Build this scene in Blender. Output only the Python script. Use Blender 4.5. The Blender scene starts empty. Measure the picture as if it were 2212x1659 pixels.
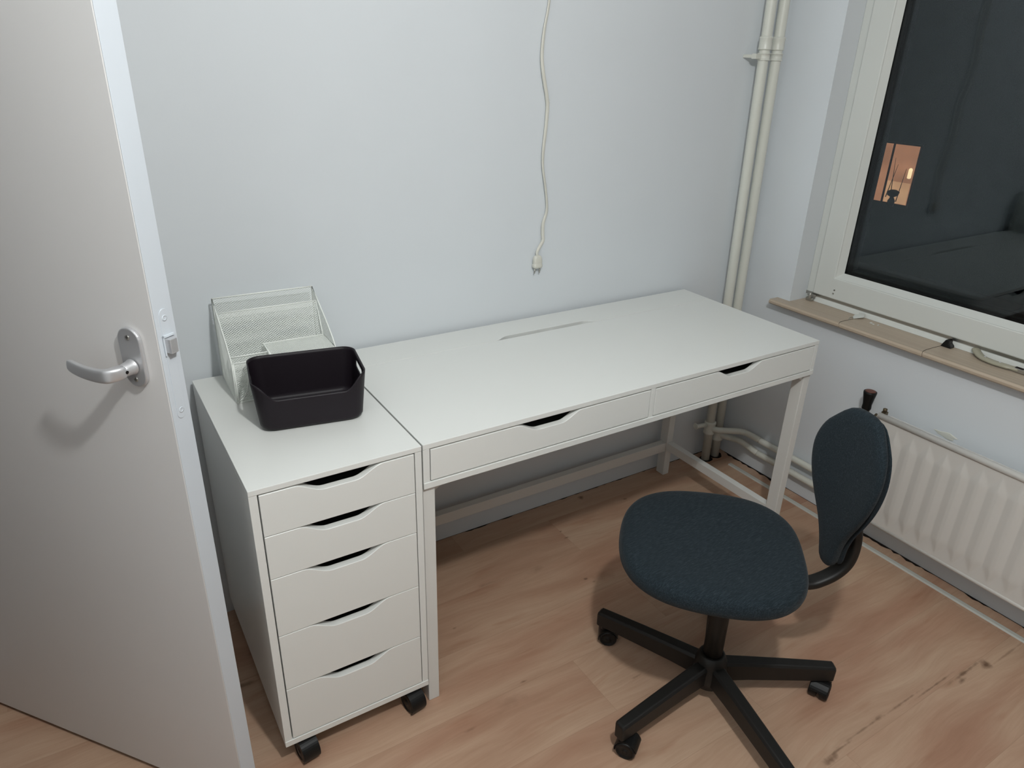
import bpy, bmesh, math, random
from mathutils import Vector, Matrix
random.seed(7)
PI = math.pi
SC = bpy.context.scene
C = SC.collection

# ------------------------------------------------------------------ camera, world, light, exposure
f_px = 1545.507
cam_d = bpy.data.cameras.new('camera'); cam = bpy.data.objects.new('camera', cam_d); C.objects.link(cam)
cam_d.sensor_fit = 'HORIZONTAL'; cam_d.sensor_width = 36.0; cam_d.lens = 36.0 * f_px / 2212.0
cam_d.clip_start = 0.02; cam_d.clip_end = 200
cam.matrix_world = (Matrix.Translation((-0.5526, -1.8178, 1.5236)) @ Matrix.Rotation(-0.5646, 4, 'Z')
                    @ Matrix.Rotation(1.1384, 4, 'X') @ Matrix.Rotation(0.0294, 4, 'Z'))
SC.camera = cam
w = bpy.data.worlds.new('night'); SC.world = w; w.use_nodes = True
bg = w.node_tree.nodes['Background']; bg.inputs[0].default_value = (0.25, 0.34, 0.45, 1); bg.inputs[1].default_value = 0.012
LAMP = (-0.13, -1.71, 2.18)
ld = bpy.data.lights.new('ceiling_lamp_light', 'POINT'); ld.energy = 62.5; ld.shadow_soft_size = 0.04
ld.color = (0.97, 0.99, 0.985)
lo = bpy.data.objects.new('ceiling_lamp_light', ld); lo.location = LAMP; C.objects.link(lo)
SC.view_settings.view_transform = 'Standard'; SC.view_settings.look = 'None'
SC.view_settings.gamma = 1.0; SC.view_settings.use_curve_mapping = False
SC.view_settings.exposure = 0.0

# ------------------------------------------------------------------ materials
def newmat(name):
    m = bpy.data.materials.new(name); m.use_nodes = True
    nt = m.node_tree; return m, nt, nt.nodes['Principled BSDF'], nt.nodes, nt.links
def coords(nt, scale=(1, 1, 1)):
    t = nt.nodes.new('ShaderNodeTexCoord'); mp = nt.nodes.new('ShaderNodeMapping')
    mp.inputs['Scale'].default_value = scale; nt.links.new(t.outputs['Object'], mp.inputs[0]); return mp.outputs[0]
def noise(nt, vec, scale, detail=3, rough=0.5):
    n = nt.nodes.new('ShaderNodeTexNoise'); n.inputs['Scale'].default_value = scale
    n.inputs['Detail'].default_value = detail; n.inputs['Roughness'].default_value = rough
    nt.links.new(vec, n.inputs['Vector']); return n.outputs['Fac']
def ramp(nt, fac, stops):
    r = nt.nodes.new('ShaderNodeValToRGB'); e = r.color_ramp.elements
    while len(e) < len(stops): e.new(0.5)
    for k, (p, c) in enumerate(stops): e[k].position = p; e[k].color = (*c, 1)
    nt.links.new(fac, r.inputs[0]); return r.outputs[0]
def math_(nt, op, a, b=None, c=None):
    n = nt.nodes.new('ShaderNodeMath'); n.operation = op
    for k, v in enumerate((a, b, c)):
        if v is None: continue
        if isinstance(v, (int, float)): n.inputs[k].default_value = v
        else: nt.links.new(v, n.inputs[k])
    return n.outputs[0]
def mix(nt, fac, a, b, mode='MIX'):
    n = nt.nodes.new('ShaderNodeMix'); n.data_type = 'RGBA'; n.blend_type = mode
    for s, v in ((0, fac), (6, a), (7, b)):
        if isinstance(v, (int, float)): n.inputs[s].default_value = v
        elif isinstance(v, tuple): n.inputs[s].default_value = (*v, 1)
        else: nt.links.new(v, n.inputs[s])
    return n.outputs[2]
def bump(nt, b, h, strength, dist=0.001):
    n = nt.nodes.new('ShaderNodeBump'); n.inputs['Strength'].default_value = strength
    n.inputs['Distance'].default_value = dist
    nt.links.new(h, n.inputs['Height']); nt.links.new(n.outputs[0], b.inputs['Normal'])
def paint(name, col, rough=0.5, var=0.03, bs=0.0, bscale=60, spec=0.5, metal=0.0):
    m, nt, b, N, L = newmat(name)
    v = coords(nt); n = noise(nt, v, 3.0)
    hi = tuple(min(1, c * (1 + var)) for c in col); lo_ = tuple(c * (1 - var) for c in col)
    L.new(ramp(nt, n, [(0.3, lo_), (0.7, hi)]), b.inputs['Base Color'])
    b.inputs['Roughness'].default_value = rough; b.inputs['Metallic'].default_value = metal
    b.inputs['Specular IOR Level'].default_value = spec
    if bs: bump(nt, b, noise(nt, v, bscale, 4), bs)
    return m

M = {}
M['wall'] = paint('wall_paint', (0.685, 0.72, 0.745), 0.75, 0.012, 0.10, 110, 0.25)
M['wall2'] = paint('low_bounce_wall', (0.22, 0.20, 0.185), 0.7, 0.05)  # colour for unseen walls, darkened to hold back bounce light
M['ceil'] = paint('ceiling_paint', (0.58, 0.58, 0.57), 0.85, 0.01)
M['door'] = paint('door_paint', (0.745, 0.73, 0.715), 0.42, 0.012, 0.05, 200, 0.4)
M['dooredge'] = paint('door_edge_lit_tone', (0.62, 0.665, 0.71), 0.4, 0.02, 0.15, 40, 0.4)  # bluish tone of the edge turned to the lamp, put into the colour
M['white'] = paint('white_foil', (0.755, 0.765, 0.735), 0.32, 0.008, 0.04, 300, 0.45)
M['whitemetal'] = paint('white_powder_coat', (0.69, 0.69, 0.66), 0.4, 0.01)
M['drawerin'] = paint('shaded_drawer_inside', (0.10, 0.10, 0.10), 0.8, 0.02)  # shade of the closed drawers put into the colour
M['cream'] = paint('cream_pipe_paint', (0.66, 0.665, 0.60), 0.35, 0.02, 0.1, 30)
M['radiator'] = paint('radiator_enamel', (0.66, 0.645, 0.61), 0.35, 0.015)
M['frame'] = paint('window_frame_pvc', (0.64, 0.655, 0.62), 0.35, 0.015)
M['seal'] = paint('rubber_seal', (0.012, 0.010, 0.009), 0.8, 0.1, spec=0.1)
M['black'] = paint('black_plastic', (0.006, 0.006, 0.006), 0.42, 0.1, 0.05, 200, 0.3)
M['charcoal'] = paint('charcoal_metal', (0.0085, 0.008, 0.0072), 0.48, 0.08, 0.08, 400, 0.4)
M['basket'] = paint('dark_basket_plastic', (0.0105, 0.0070, 0.0105), 0.5, 0.06, 0.1, 500, 0.3)
M['alu'] = paint('satin_aluminium', (0.60, 0.60, 0.61), 0.40, 0.02, metal=0.65)
M['nickel'] = paint('dull_nickel', (0.45, 0.44, 0.41), 0.35, 0.05, metal=1.0)
M['brass'] = paint('old_brass', (0.13, 0.10, 0.06), 0.4, 0.15, metal=0.6)
M['knobtop'] = paint('red_brown_cap', (0.13, 0.045, 0.03), 0.5, 0.1)
M['cord'] = paint('cream_cable', (0.66, 0.65, 0.58), 0.4, 0.03)
M['strip'] = paint('grey_white_strip', (0.52, 0.53, 0.49), 0.4, 0.05)
M['gap'] = paint('dark_gap', (0.018, 0.014, 0.012), 0.9, 0.3, spec=0.1)
M['handlepl'] = paint('beige_handle', (0.36, 0.34, 0.26), 0.22, 0.05)
M['brick'] = paint('dark_facade', (0.03, 0.032, 0.035), 0.9, 0.2)
M['darkwood'] = paint('dark_brown_sill', (0.012, 0.008, 0.006), 0.6, 0.2)

def wood_mat(name, base, dark, light):
    m, nt, b, N, L = newmat(name)
    v = coords(nt, (60, 1.2, 60)); n = noise(nt, v, 1.0, 5, 0.6)
    L.new(ramp(nt, n, [(0.3, dark), (0.5, base), (0.72, light)]), b.inputs['Base Color'])
    b.inputs['Roughness'].default_value = 0.4; return m
M['sill'] = wood_mat('light_beech_sill', (0.47, 0.385, 0.295), (0.42, 0.335, 0.25), (0.52, 0.43, 0.335))

def floor_mat():
    m, nt, b, N, L = newmat('oak_laminate')
    tc = nt.nodes.new('ShaderNodeTexCoord').outputs['Object']
    sep = nt.nodes.new('ShaderNodeSeparateXYZ'); L.new(tc, sep.inputs[0])
    X, Y = sep.outputs[0], sep.outputs[1]
    PW, PL = 0.192, 1.285
    yy = math_(nt, 'ADD', Y, 20.06); row = math_(nt, 'FLOOR', math_(nt, 'DIVIDE', yy, PW))
    wn = nt.nodes.new('ShaderNodeTexWhiteNoise'); wn.noise_dimensions = '1D'; L.new(row, wn.inputs['W'])
    xs = math_(nt, 'ADD', math_(nt, 'DIVIDE', math_(nt, 'ADD', X, 30.0), PL), wn.outputs[0])
    col = math_(nt, 'FLOOR', xs)
    cmb = nt.nodes.new('ShaderNodeCombineXYZ'); L.new(row, cmb.inputs[0]); L.new(col, cmb.inputs[1])
    w2 = nt.nodes.new('ShaderNodeTexWhiteNoise'); w2.noise_dimensions = '2D'; L.new(cmb.outputs[0], w2.inputs['Vector'])
    rnd = w2.outputs[0]
    # per plank offset so grain breaks at the seams
    off = nt.nodes.new('ShaderNodeVectorMath'); off.operation = 'MULTIPLY_ADD'
    L.new(w2.outputs[1], off.inputs[0]); off.inputs[1].default_value = (7, 7, 7); L.new(tc, off.inputs[2])
    def mp(sc):
        q = nt.nodes.new('ShaderNodeMapping'); q.inputs['Scale'].default_value = sc; L.new(off.outputs[0], q.inputs[0]); return q.outputs[0]
    wrp = nt.nodes.new('ShaderNodeVectorMath'); wrp.operation = 'MULTIPLY_ADD'
    wnz = nt.nodes.new('ShaderNodeTexNoise'); wnz.inputs['Scale'].default_value = 1.0; wnz.inputs['Detail'].default_value = 2
    L.new(mp((2.2, 4.5, 1)), wnz.inputs['Vector'])
    L.new(wnz.outputs['Color'], wrp.inputs[0]); wrp.inputs[1].default_value = (0.0, 0.10, 0.0); L.new(off.outputs[0], wrp.inputs[2])
    def mw(sc):
        q = nt.nodes.new('ShaderNodeMapping'); q.inputs['Scale'].default_value = sc; L.new(wrp.outputs[0], q.inputs[0]); return q.outputs[0]
    broad = noise(nt, mw((1.3, 6.0, 1)), 1.3, 3, 0.5)
    fine = noise(nt, mw((7, 120, 1)), 1.6, 4, 0.65)
    mid = noise(nt, mw((2.6, 30, 1)), 1.4, 4, 0.6)
    rays = noise(nt, mw((3.0, 16, 1)), 1.1, 3, 0.6)
    c1 = ramp(nt, broad, [(0.30, (0.42, 0.245, 0.165)), (0.5, (0.50, 0.335, 0.235)), (0.70, (0.54, 0.385, 0.275))])
    c2 = mix(nt, 0.40, c1, ramp(nt, mid, [(0.3, (0.74, 0.68, 0.64)), (0.62, (1, 1, 1))]), 'MULTIPLY')
    c3 = mix(nt, 0.38, c2, ramp(nt, fine, [(0.3, (0.80, 0.75, 0.70)), (0.65, (1, 1, 1))]), 'MULTIPLY')
    c3 = mix(nt, 0.55, c3, ramp(nt, rays, [(0.60, (1, 1, 1)), (0.72, (0.80, 0.66, 0.60))]), 'MULTIPLY')
    tone = ramp(nt, rnd, [(0.0, (0.93, 0.90, 0.88)), (1.0, (1.04, 1.03, 1.02))])
    c4 = mix(nt, 1.0, c3, tone, 'MULTIPLY')
    # seams
    fy = math_(nt, 'FRACT', math_(nt, 'DIVIDE', yy, PW)); fx = math_(nt, 'FRACT', xs)
    dy = math_(nt, 'MULTIPLY', math_(nt, 'MINIMUM', fy, math_(nt, 'SUBTRACT', 1.0, fy)), PW)
    dx = math_(nt, 'MULTIPLY', math_(nt, 'MINIMUM', fx, math_(nt, 'SUBTRACT', 1.0, fx)), PL)
    seam = math_(nt, 'LESS_THAN', math_(nt, 'MINIMUM', dx, dy), 0.0007)
    c5 = mix(nt, math_(nt, 'MULTIPLY', seam, 0.22), c4, (0.16, 0.09, 0.05))
    # knots: small dark stretched blotches at fixed places in the boards
    out = c5
    wob = noise(nt, tc, 38.0, 3)
    for (kx, ky, ax, ay, s) in KNOTS:
        ddx = math_(nt, 'DIVIDE', math_(nt, 'SUBTRACT', X, kx), ax)
        ddy = math_(nt, 'DIVIDE', math_(nt, 'SUBTRACT', Y, ky), ay)
        r = math_(nt, 'SQRT', math_(nt, 'ADD', math_(nt, 'MULTIPLY', ddx, ddx), math_(nt, 'MULTIPLY', ddy, ddy)))
        r = math_(nt, 'ADD', r, math_(nt, 'MULTIPLY', math_(nt, 'SUBTRACT', wob, 0.5), 2.2))
        k = nt.nodes.new('ShaderNodeMapRange'); k.inputs[1].default_value = 1.1; k.inputs[2].default_value = 0.1
        k.inputs[3].default_value = 0; k.inputs[4].default_value = s; L.new(r, k.inputs[0])
        out = mix(nt, k.outputs[0], out, (0.13, 0.07, 0.04))
    L.new(out, b.inputs['Base Color'])
    b.inputs['Roughness'].default_value = 0.42; b.inputs['Specular IOR Level'].default_value = 0.4
    bump(nt, b, fine, 0.06)
    return m
KNOTS = [(1.400, -1.266, 0.020, 0.012, 0.95), (1.33, -1.250, 0.080, 0.005, 0.85), (1.285, -1.262, 0.020, 0.006, 0.8), (1.20, -1.233, 0.10, 0.003, 0.7), (1.08, -1.222, 0.09, 0.003, 0.55),
         (0.965, -1.219, 0.02, 0.006, 0.6), (0.90, -1.220, 0.08, 0.003, 0.5), (0.80, -1.225, 0.05, 0.003, 0.6), (0.755, -1.232, 0.024, 0.011, 0.95), (1.50, -1.275, 0.09, 0.003, 0.4),
         (0.655, -0.435, 0.010, 0.006, 0.75), (0.640, -0.412, 0.008, 0.005, 0.8), (0.70, -0.43, 0.05, 0.020, 0.22), (0.713, -0.205, 0.010, 0.004, 0.7), (0.715, -0.165, 0.006, 0.004, 0.7),
         (0.905, -0.030, 0.014, 0.012, 0.9), (1.045, -0.120, 0.009, 0.005, 0.7), (0.52, -0.80, 0.016, 0.004, 0.6), (0.662, -1.10, 0.008, 0.003, 0.6),
         (0.175, -0.394, 0.007, 0.004, 0.5), (0.245, -0.66, 0.012, 0.004, 0.6), (0.175, -0.70, 0.05, 0.018, 0.18), (0.53, -0.295, 0.03, 0.014, 0.25), (0.36, -0.275, 0.03, 0.007, 0.35),
         (0.05, -0.72, 0.016, 0.005, 0.4), (-0.40, -0.30, 0.04, 0.008, 0.6), (-0.34, -0.20, 0.03, 0.007, 0.5)]
M['floor'] = floor_mat()

def fabric_mat():
    m, nt, b, N, L = newmat('dark_blue_grey_fabric')
    n1 = noise(nt, coords(nt, (60, 600, 300)), 1.0, 3, 0.7); n2 = noise(nt, coords(nt), 900, 2)
    L.new(ramp(nt, n1, [(0.25, (0.007, 0.0115, 0.0145)), (0.5, (0.0135, 0.021, 0.0265)), (0.8, (0.036, 0.051, 0.062))]), b.inputs['Base Color'])
    b.inputs['Roughness'].default_value = 0.9; b.inputs['Specular IOR Level'].default_value = 0.15
    b.inputs['Sheen Weight'].default_value = 0.07; b.inputs['Sheen Roughness'].default_value = 0.5
    bump(nt, b, n2, 0.35, 0.0006); return m
M['fabric'] = fabric_mat()

M['wire'] = paint('white_wire', (0.90, 0.93, 0.88), 0.4, 0.01)

def glass_mat():
    m, nt, b, N, L = newmat('window_glass')
    N.remove(b); g = nt.nodes.new('ShaderNodeBsdfGlass'); g.inputs['IOR'].default_value = 1.33
    g.inputs['Roughness'].default_value = 0.0; g.inputs['Color'].default_value = (0.955, 0.985, 1.0, 1)
    L.new(g.outputs[0], N['Material Output'].inputs[0]); return m
M['glass'] = glass_mat()
def emit(name, col, s):
    m, nt, b, N, L = newmat(name)
    v = coords(nt); n = noise(nt, v, 1.3, 2)
    c = ramp(nt, n, [(0.3, tuple(x * 0.75 for x in col)), (0.7, tuple(min(1, x * 1.15) for x in col))])
    b.inputs['Base Color'].default_value = (0.02, 0.02, 0.02, 1)
    L.new(c, b.inputs['Emission Color']); b.inputs['Emission Strength'].default_value = s; return m
M['litroom'] = emit('lit_room', (0.72, 0.30, 0.15), 0.50)
M['litlow'] = emit('lit_room_lamp_side', (0.90, 0.45, 0.22), 0.62)
M['litlamp'] = emit('lit_lamp', (1.0, 0.62, 0.32), 1.3)
M['bulb'] = emit('lamp_glow', (1.0, 0.96, 0.88), 6.0)

# ------------------------------------------------------------------ mesh helpers
def box_bm(bm, lo_, hi, mi=0):
    vs = [bm.verts.new((x, y, z)) for x in (lo_[0], hi[0]) for y in (lo_[1], hi[1]) for z in (lo_[2], hi[2])]
    for f in ((0, 1, 3, 2), (4, 6, 7, 5), (0, 4, 5, 1), (2, 3, 7, 6), (0, 2, 6, 4), (1, 5, 7, 3)):
        fc = bm.faces.new([vs[i] for i in f]); fc.material_index = mi
    return vs
def frame_bm(bm, axes, lo_, hi):      # box in a local frame (origin, ex, ey, ez)
    o, ex, ey, ez = axes
    vs = box_bm(bm, lo_, hi)
    for v in vs: v.co = o + ex * v.co.x + ey * v.co.y + ez * v.co.z
def tube_bm(bm, path, r, n=12, cap=True, up=None):
    path = [Vector(p) for p in path]; rings = []
    rr = r if isinstance(r, (list, tuple)) else [r] * len(path)
    prev = None
    for i, p in enumerate(path):
        a = path[max(0, i - 1)]; b = path[min(len(path) - 1, i + 1)]; t = (b - a).normalized()
        if prev is None:
            ref = Vector((0, 0, 1)) if abs(t.z) < 0.9 else Vector((1, 0, 0)); u = t.cross(ref).normalized()
        else: u = (prev - t * prev.dot(t)).normalized()
        prev = u; v = t.cross(u)
        rings.append([bm.verts.new(p + (u * math.cos(2 * PI * k / n) + v * math.sin(2 * PI * k / n)) * rr[i]) for k in range(n)])
    for i in range(len(rings) - 1):
        for k in range(n):
            f = bm.faces.new((rings[i][k], rings[i][(k + 1) % n], rings[i + 1][(k + 1) % n], rings[i + 1][k])); f.smooth = True
    if cap: bm.faces.new(rings[0][::-1]); bm.faces.new(rings[-1])
def lathe_bm(bm, prof, o, ax=Vector((0, 0, 1)), n=28):
    ax = Vector(ax).normalized(); ref = Vector((1, 0, 0)) if abs(ax.x) < 0.9 else Vector((0, 1, 0))
    u = ax.cross(ref).normalized(); v = ax.cross(u); o = Vector(o); rings = []
    for (r, h) in prof:
        rings.append([bm.verts.new(o + ax * h + (u * math.cos(2 * PI * k / n) + v * math.sin(2 * PI * k / n)) * max(r, 1e-5)) for k in range(n)])
    for i in range(len(rings) - 1):
        for k in range(n):
            f = bm.faces.new((rings[i][k], rings[i][(k + 1) % n], rings[i + 1][(k + 1) % n], rings[i + 1][k])); f.smooth = True
    bm.faces.new(rings[0][::-1]); bm.faces.new(rings[-1])
def prism_bm(bm, poly, a, b, to):     # poly 2D list; to(u,v,w) -> 3D ; w from a to b
    A = [bm.verts.new(to(u, v, a)) for u, v in poly]; B = [bm.verts.new(to(u, v, b)) for u, v in poly]
    n = len(poly); bm.faces.new(A); bm.faces.new(B[::-1])
    for i in range(n): bm.faces.new((A[i], B[i], B[(i + 1) % n], A[(i + 1) % n]))
def loft_bm(bm, rings, cap=True, smooth=True):
    R = [[bm.verts.new(p) for p in r] for r in rings]; n = len(R[0])
    for i in range(len(R) - 1):
        for k in range(n):
            f = bm.faces.new((R[i][k], R[i][(k + 1) % n], R[i + 1][(k + 1) % n], R[i + 1][k])); f.smooth = smooth
    if cap:
        f = bm.faces.new(R[0][::-1]); f.smooth = smooth; f = bm.faces.new(R[-1]); f.smooth = smooth
def spline(pts, n):
    P = [Vector(p) for p in pts]; P = [P[0] * 2 - P[1]] + P + [P[-1] * 2 - P[-2]]; out = []
    for i in range(1, len(P) - 2):
        for k in range(n):
            t = k / n; a, b, c, d = P[i - 1:i + 3]
            out.append(0.5 * ((2 * b) + (c - a) * t + (2 * a - 5 * b + 4 * c - d) * t * t + (3 * b - a - 3 * c + d) * t ** 3))
    out.append(P[-2]); return out

def obj(name, bm, mat, parent=None, bevel=0.0, seg=2, loc=None, autosmooth=True):
    bmesh.ops.recalc_face_normals(bm, faces=bm.faces)
    me = bpy.data.meshes.new(name); bm.to_mesh(me); bm.free()
    for m_ in (mat if isinstance(mat, (list, tuple)) else [mat]): me.materials.append(M[m_])
    o = bpy.data.objects.new(name, me); C.objects.link(o)
    if parent is not None:
        o.parent = parent
        # everything is modelled in world coordinates; undo the parent's chain of plain translations
        mw = Matrix.Identity(4); q = parent
        while q is not None: mw = q.matrix_basis @ mw if q.parent is None else mw; q = q.parent
        o.matrix_parent_inverse = Matrix.Identity(4)
        me.transform(world_of(parent).inverted())
    if bevel:
        b = o.modifiers.new('bevel', 'BEVEL'); b.width = bevel; b.segments = seg; b.limit_method = 'ANGLE'; b.angle_limit = math.radians(40)
        b.harden_normals = False
    return o
def world_of(o):
    m = o.matrix_basis.copy()
    while o.parent is not None: o = o.parent; m = o.matrix_basis @ m
    return m
def B(): return bmesh.new()
def box(name, lo_, hi, mat, parent=None, bevel=0.0, seg=2):
    bm = B(); box_bm(bm, lo_, hi); return obj(name, bm, mat, parent, bevel, seg)
def thing(name, label, cat, loc, group=None):
    o = bpy.data.objects.new(name, None); C.objects.link(o); o.location = loc; o.empty_display_size = 0.05
    o['label'] = label; o['category'] = cat
    if group: o['group'] = group
    return o
def tag(o, label, cat, group=None):
    o['label'] = label; o['category'] = cat
    if group: o['group'] = group
    return o
def struct(o, label=None):
    o['kind'] = 'structure'
    if label: o['label'] = label; 
    return o

# ------------------------------------------------------------------ room shell
XR = 1.655; XL = -1.04; YF = -3.5; ZC = 2.5; HX = -2.3
struct(box('floor', (HX, YF, -0.08), (XR + 0.02, 0.02, 0.0), 'floor'), 'pale oak laminate floor with long boards')
struct(box('ceiling', (HX, YF, ZC), (XR + 0.3, 0.2, ZC + 0.1), 'ceil'), 'white ceiling')
struct(box('wall_back', (HX, 0.0, -0.08), (XR + 0.32, 0.15, ZC), 'wall'), 'pale blue-grey painted wall behind the desk')
struct(box('wall_front', (HX, YF - 0.12, -0.08), (XR + 0.32, YF, ZC), 'wall2'), 'unseen wall behind the viewer, darkened to cut bounce light')
WY0, WY1, WZ0, WZ1 = -0.222, -2.05, 0.705, 2.18
bm = B()
box_bm(bm, (XR, YF, -0.08), (XR + 0.30, 0, WZ0)); box_bm(bm, (XR, YF, WZ1), (XR + 0.30, 0, ZC))
box_bm(bm, (XR, WY0, WZ0), (XR + 0.30, 0, WZ1)); box_bm(bm, (XR, YF, WZ0), (XR + 0.30, WY1, WZ1))
struct(obj('wall_right', bm, 'wall'), 'pale painted wall with the window opening')
bm = B()
DY0, DY1, DZ = -0.02, -0.875, 2.06
box_bm(bm, (XL - 0.1, YF, 0), (XL, DY1, ZC)); box_bm(bm, (XL - 0.1, DY1, DZ), (XL, 0, ZC))
box_bm(bm, (XL - 0.1, DY0, 0), (XL, 0, DZ))
struct(obj('wall_left', bm, 'wall'), 'painted wall with the doorway')
bm = B(); box_bm(bm, (HX - 0.1, YF, -0.08), (HX, 0.02, ZC)); struct(obj('wall_hallway', bm, 'wall2'), 'hallway wall beyond the doorway')
# uneven dark shrinkage gap between boards and the window wall, and a thinner one along the back wall
def ragged(name, p0, p1, nrm, wmin, wmax, n, z, label):
    bm = B(); p0 = Vector(p0); p1 = Vector(p1); nr = Vector(nrm); top = []; bot = []
    for i in range(n + 1):
        t = i / n; q = p0.lerp(p1, t); wd = wmin + (wmax - wmin) * max(0, math.sin(t * 23 + 1.3 * math.sin(t * 51)) * 0.5 + random.uniform(-0.3, 0.55))
        top.append((q.x, q.y, z)); bot.append((q.x + nr.x * wd, q.y + nr.y * wd, z))
    for i in range(n):
        a = [bm.verts.new(v) for v in (top[i], top[i + 1], bot[i + 1], bot[i])]
        bm.faces.new(a)
        d = [bm.verts.new((v[0], v[1], 0.0)) for v in (bot[i], bot[i + 1])]
        bm.faces.new((a[3], a[2], d[1], d[0]))
    return struct(obj(name, bm, 'gap'), label)
ragged('trim_1', (XR, -0.05, 0), (XR, -2.4, 0), (-1, 0, 0), 0.002, 0.018, 150, 0.0006, 'ragged dark gap between the boards and the window wall')
ragged('trim_2', (0.0, 0, 0), (1.62, 0, 0), (0, -1, 0), 0.001, 0.006, 120, 0.0006, 'thin dark gap between the boards and the back wall')
bm = B(); prism_bm(bm, [(1.584, 0), (1.587, 0.005), (1.601, 0.005), (1.604, 0.0)], -0.135, -2.6, lambda u, v, w_: (u, w_, v))
struct(obj('trim_3', bm, 'strip', bevel=0.0006), 'thin grey-white strip laid along the floor in front of the radiator')
bm = B(); prism_bm(bm, [(1.6042, 0), (1.6042, 0.0012), (1.6065, 0.0012), (1.6065, 0)], -0.135, -2.6, lambda u, v, w_: (u, w_, v))
struct(obj('trim_4', bm, 'gap'), 'dark line behind the floor strip')

# ------------------------------------------------------------------ door leaf
hinge = Vector((-0.983, 0.0, 0.0)); free = Vector((-0.467, -0.650, 0.0)); dl = (free - hinge).length
de = (free - hinge).normalized(); dn = Vector((de.y, -de.x, 0)); up = Vector((0, 0, 1))
hinge = hinge + de * 0.035
dl -= 0.035
door = bpy.data.objects.new('door_1', None); C.objects.link(door); door.location = hinge; struct(door, 'open pale grey door leaf at the left of the photo')
DA = (hinge, de, -dn, up)            # local: x along leaf, y into leaf (away from viewer), z up
bm = B(); frame_bm(bm, DA, (0, 0, 0.012), (dl - 0.001, 0.038, 2.03)); obj('door_panel', bm, 'door', door, 0.002)
bm = B(); frame_bm(bm, DA, (dl - 0.001, 0.0005, 0.012), (dl, 0.0385, 2.03)); obj('edge_band', bm, 'dooredge', door, 0.0004)['label'] = 'painted leaf edge, bluish lit tone put into its colour'
def D(x, y, z): return hinge + de * x - dn * y + up * z
ex0 = 0.776 - 0.035
def stadium(cx, cz, hw, hh, n=14):
    out = []
    for k in range(n + 1): a = PI * k / n; out.append((cx + hw * math.cos(a), cz + hh - hw + hw * math.sin(a)))
    for k in range(n + 1): a = PI + PI * k / n; out.append((cx + hw * math.cos(a), cz - hh + hw + hw * math.sin(a)))
    return out
bm = B(); prism_bm(bm, stadium(ex0, 1.068, 0.0225, 0.051), 0.0, -0.0075, lambda u, v, w_: D(u, w_, v))
pl = obj('handle_plate', bm, 'alu', door, 0.0025, 3); pl['label'] = 'oval satin metal plate'
for zz in (1.103, 1.031):
    bm = B(); lathe_bm(bm, [(0.0042, 0), (0.0042, 0.0008), (0.002, 0.0012)], D(ex0, -0.0076, zz), dn); obj('screw', bm, 'nickel', door)
hz = 1.054
lev = B()
lathe_bm(lev, [(0.0135, 0), (0.0135, 0.004), (0.0115, 0.006), (0.0105, 0.03)], D(ex0, -0.0075, hz), dn)
sec = []
path = [(ex0 + 0.0, -0.026, hz), (ex0 + 0.0005, -0.036, hz), (ex0 - 0.004, -0.051, hz - 0.001), (ex0 - 0.018, -0.0545, hz - 0.002), (ex0 - 0.048, -0.0535, hz - 0.002), (ex0 - 0.074, -0.051, hz + 0.001), (ex0 - 0.092, -0.048, hz + 0.005)]
wid = [(0.0108, 0.0108), (0.0112, 0.0112), (0.0085, 0.0118), (0.0060, 0.0118), (0.0055, 0.0112), (0.005, 0.0112), (0.0048, 0.0108)]
pp = [D(*q) for q in path]; rings = []
for i, q in enumerate(pp):
    t = (pp[min(i + 1, len(pp) - 1)] - pp[max(i - 1, 0)]).normalized(); s_ = t.cross(up).normalized(); u2 = s_.cross(t)
    rings.append([q + s_ * wid[i][0] * math.copysign(abs(math.cos(a)) ** 0.6, math.cos(a)) + u2 * wid[i][1] * math.copysign(abs(math.sin(a)) ** 0.6, math.sin(a)) for a in [2 * PI * k / 20 for k in range(20)]])
loft_bm(lev, rings)
lv = obj('door_handle', lev, 'alu', door); lv['label'] = 'curved satin metal lever'
sb = lv.modifiers.new('s', 'SUBSURF'); sb.levels = 1; sb.render_levels = 2
bm = B(); lathe_bm(bm, [(0.0028, 0), (0.0028, 0.0006)], D(ex0, -0.030, hz) + de * 0.0104, de, 12); obj('set_screw', bm, 'seal', door)
# latch plate with painted-over relief, latch bolt
bm = B(); prism_bm(bm, stadium(0.019, 1.055, 0.009, 0.095), 0, 0.0011, lambda u, v, w_: D(dl + w_, u, v)); obj('latch_plate', bm, 'dooredge', door, 0.0004)
for zz in (1.135, 0.975):
    bm = B(); lathe_bm(bm, [(0.005, 0), (0.005, 0.0006), (0.003, 0.0009), (0.0028, 0.0003)], D(dl + 0.0011, 0.019, zz), de, 16); obj('screw', bm, 'dooredge', door)
bm = B(); prism_bm(bm, [(0.010, 0.0), (0.028, 0.0), (0.030, 0.004), (0.024, 0.013), (0.010, 0.013)], 1.079, 1.103, lambda u, v, w_: D(dl + 0.001 + v, u, w_))
obj('latch_bolt', bm, 'alu', door, 0.0012)['label'] = 'metal latch bolt'
bm = B(); frame_bm(bm, DA, (dl + 0.0009, 0.008, 1.074), (dl + 0.0035, 0.010, 1.108)); frame_bm(bm, DA, (dl + 0.0009, 0.008, 1.104), (dl + 0.0035, 0.031, 1.108)); obj('latch_lip', bm, 'dooredge', door, 0.0005)
for zz in (0.25, 1.8):
    bm = B(); tube_bm(bm, [D(-0.004, 0.042, zz - 0.04), D(-0.004, 0.042, zz + 0.04)], 0.007); obj('hinge', bm, 'alu', door)

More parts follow.
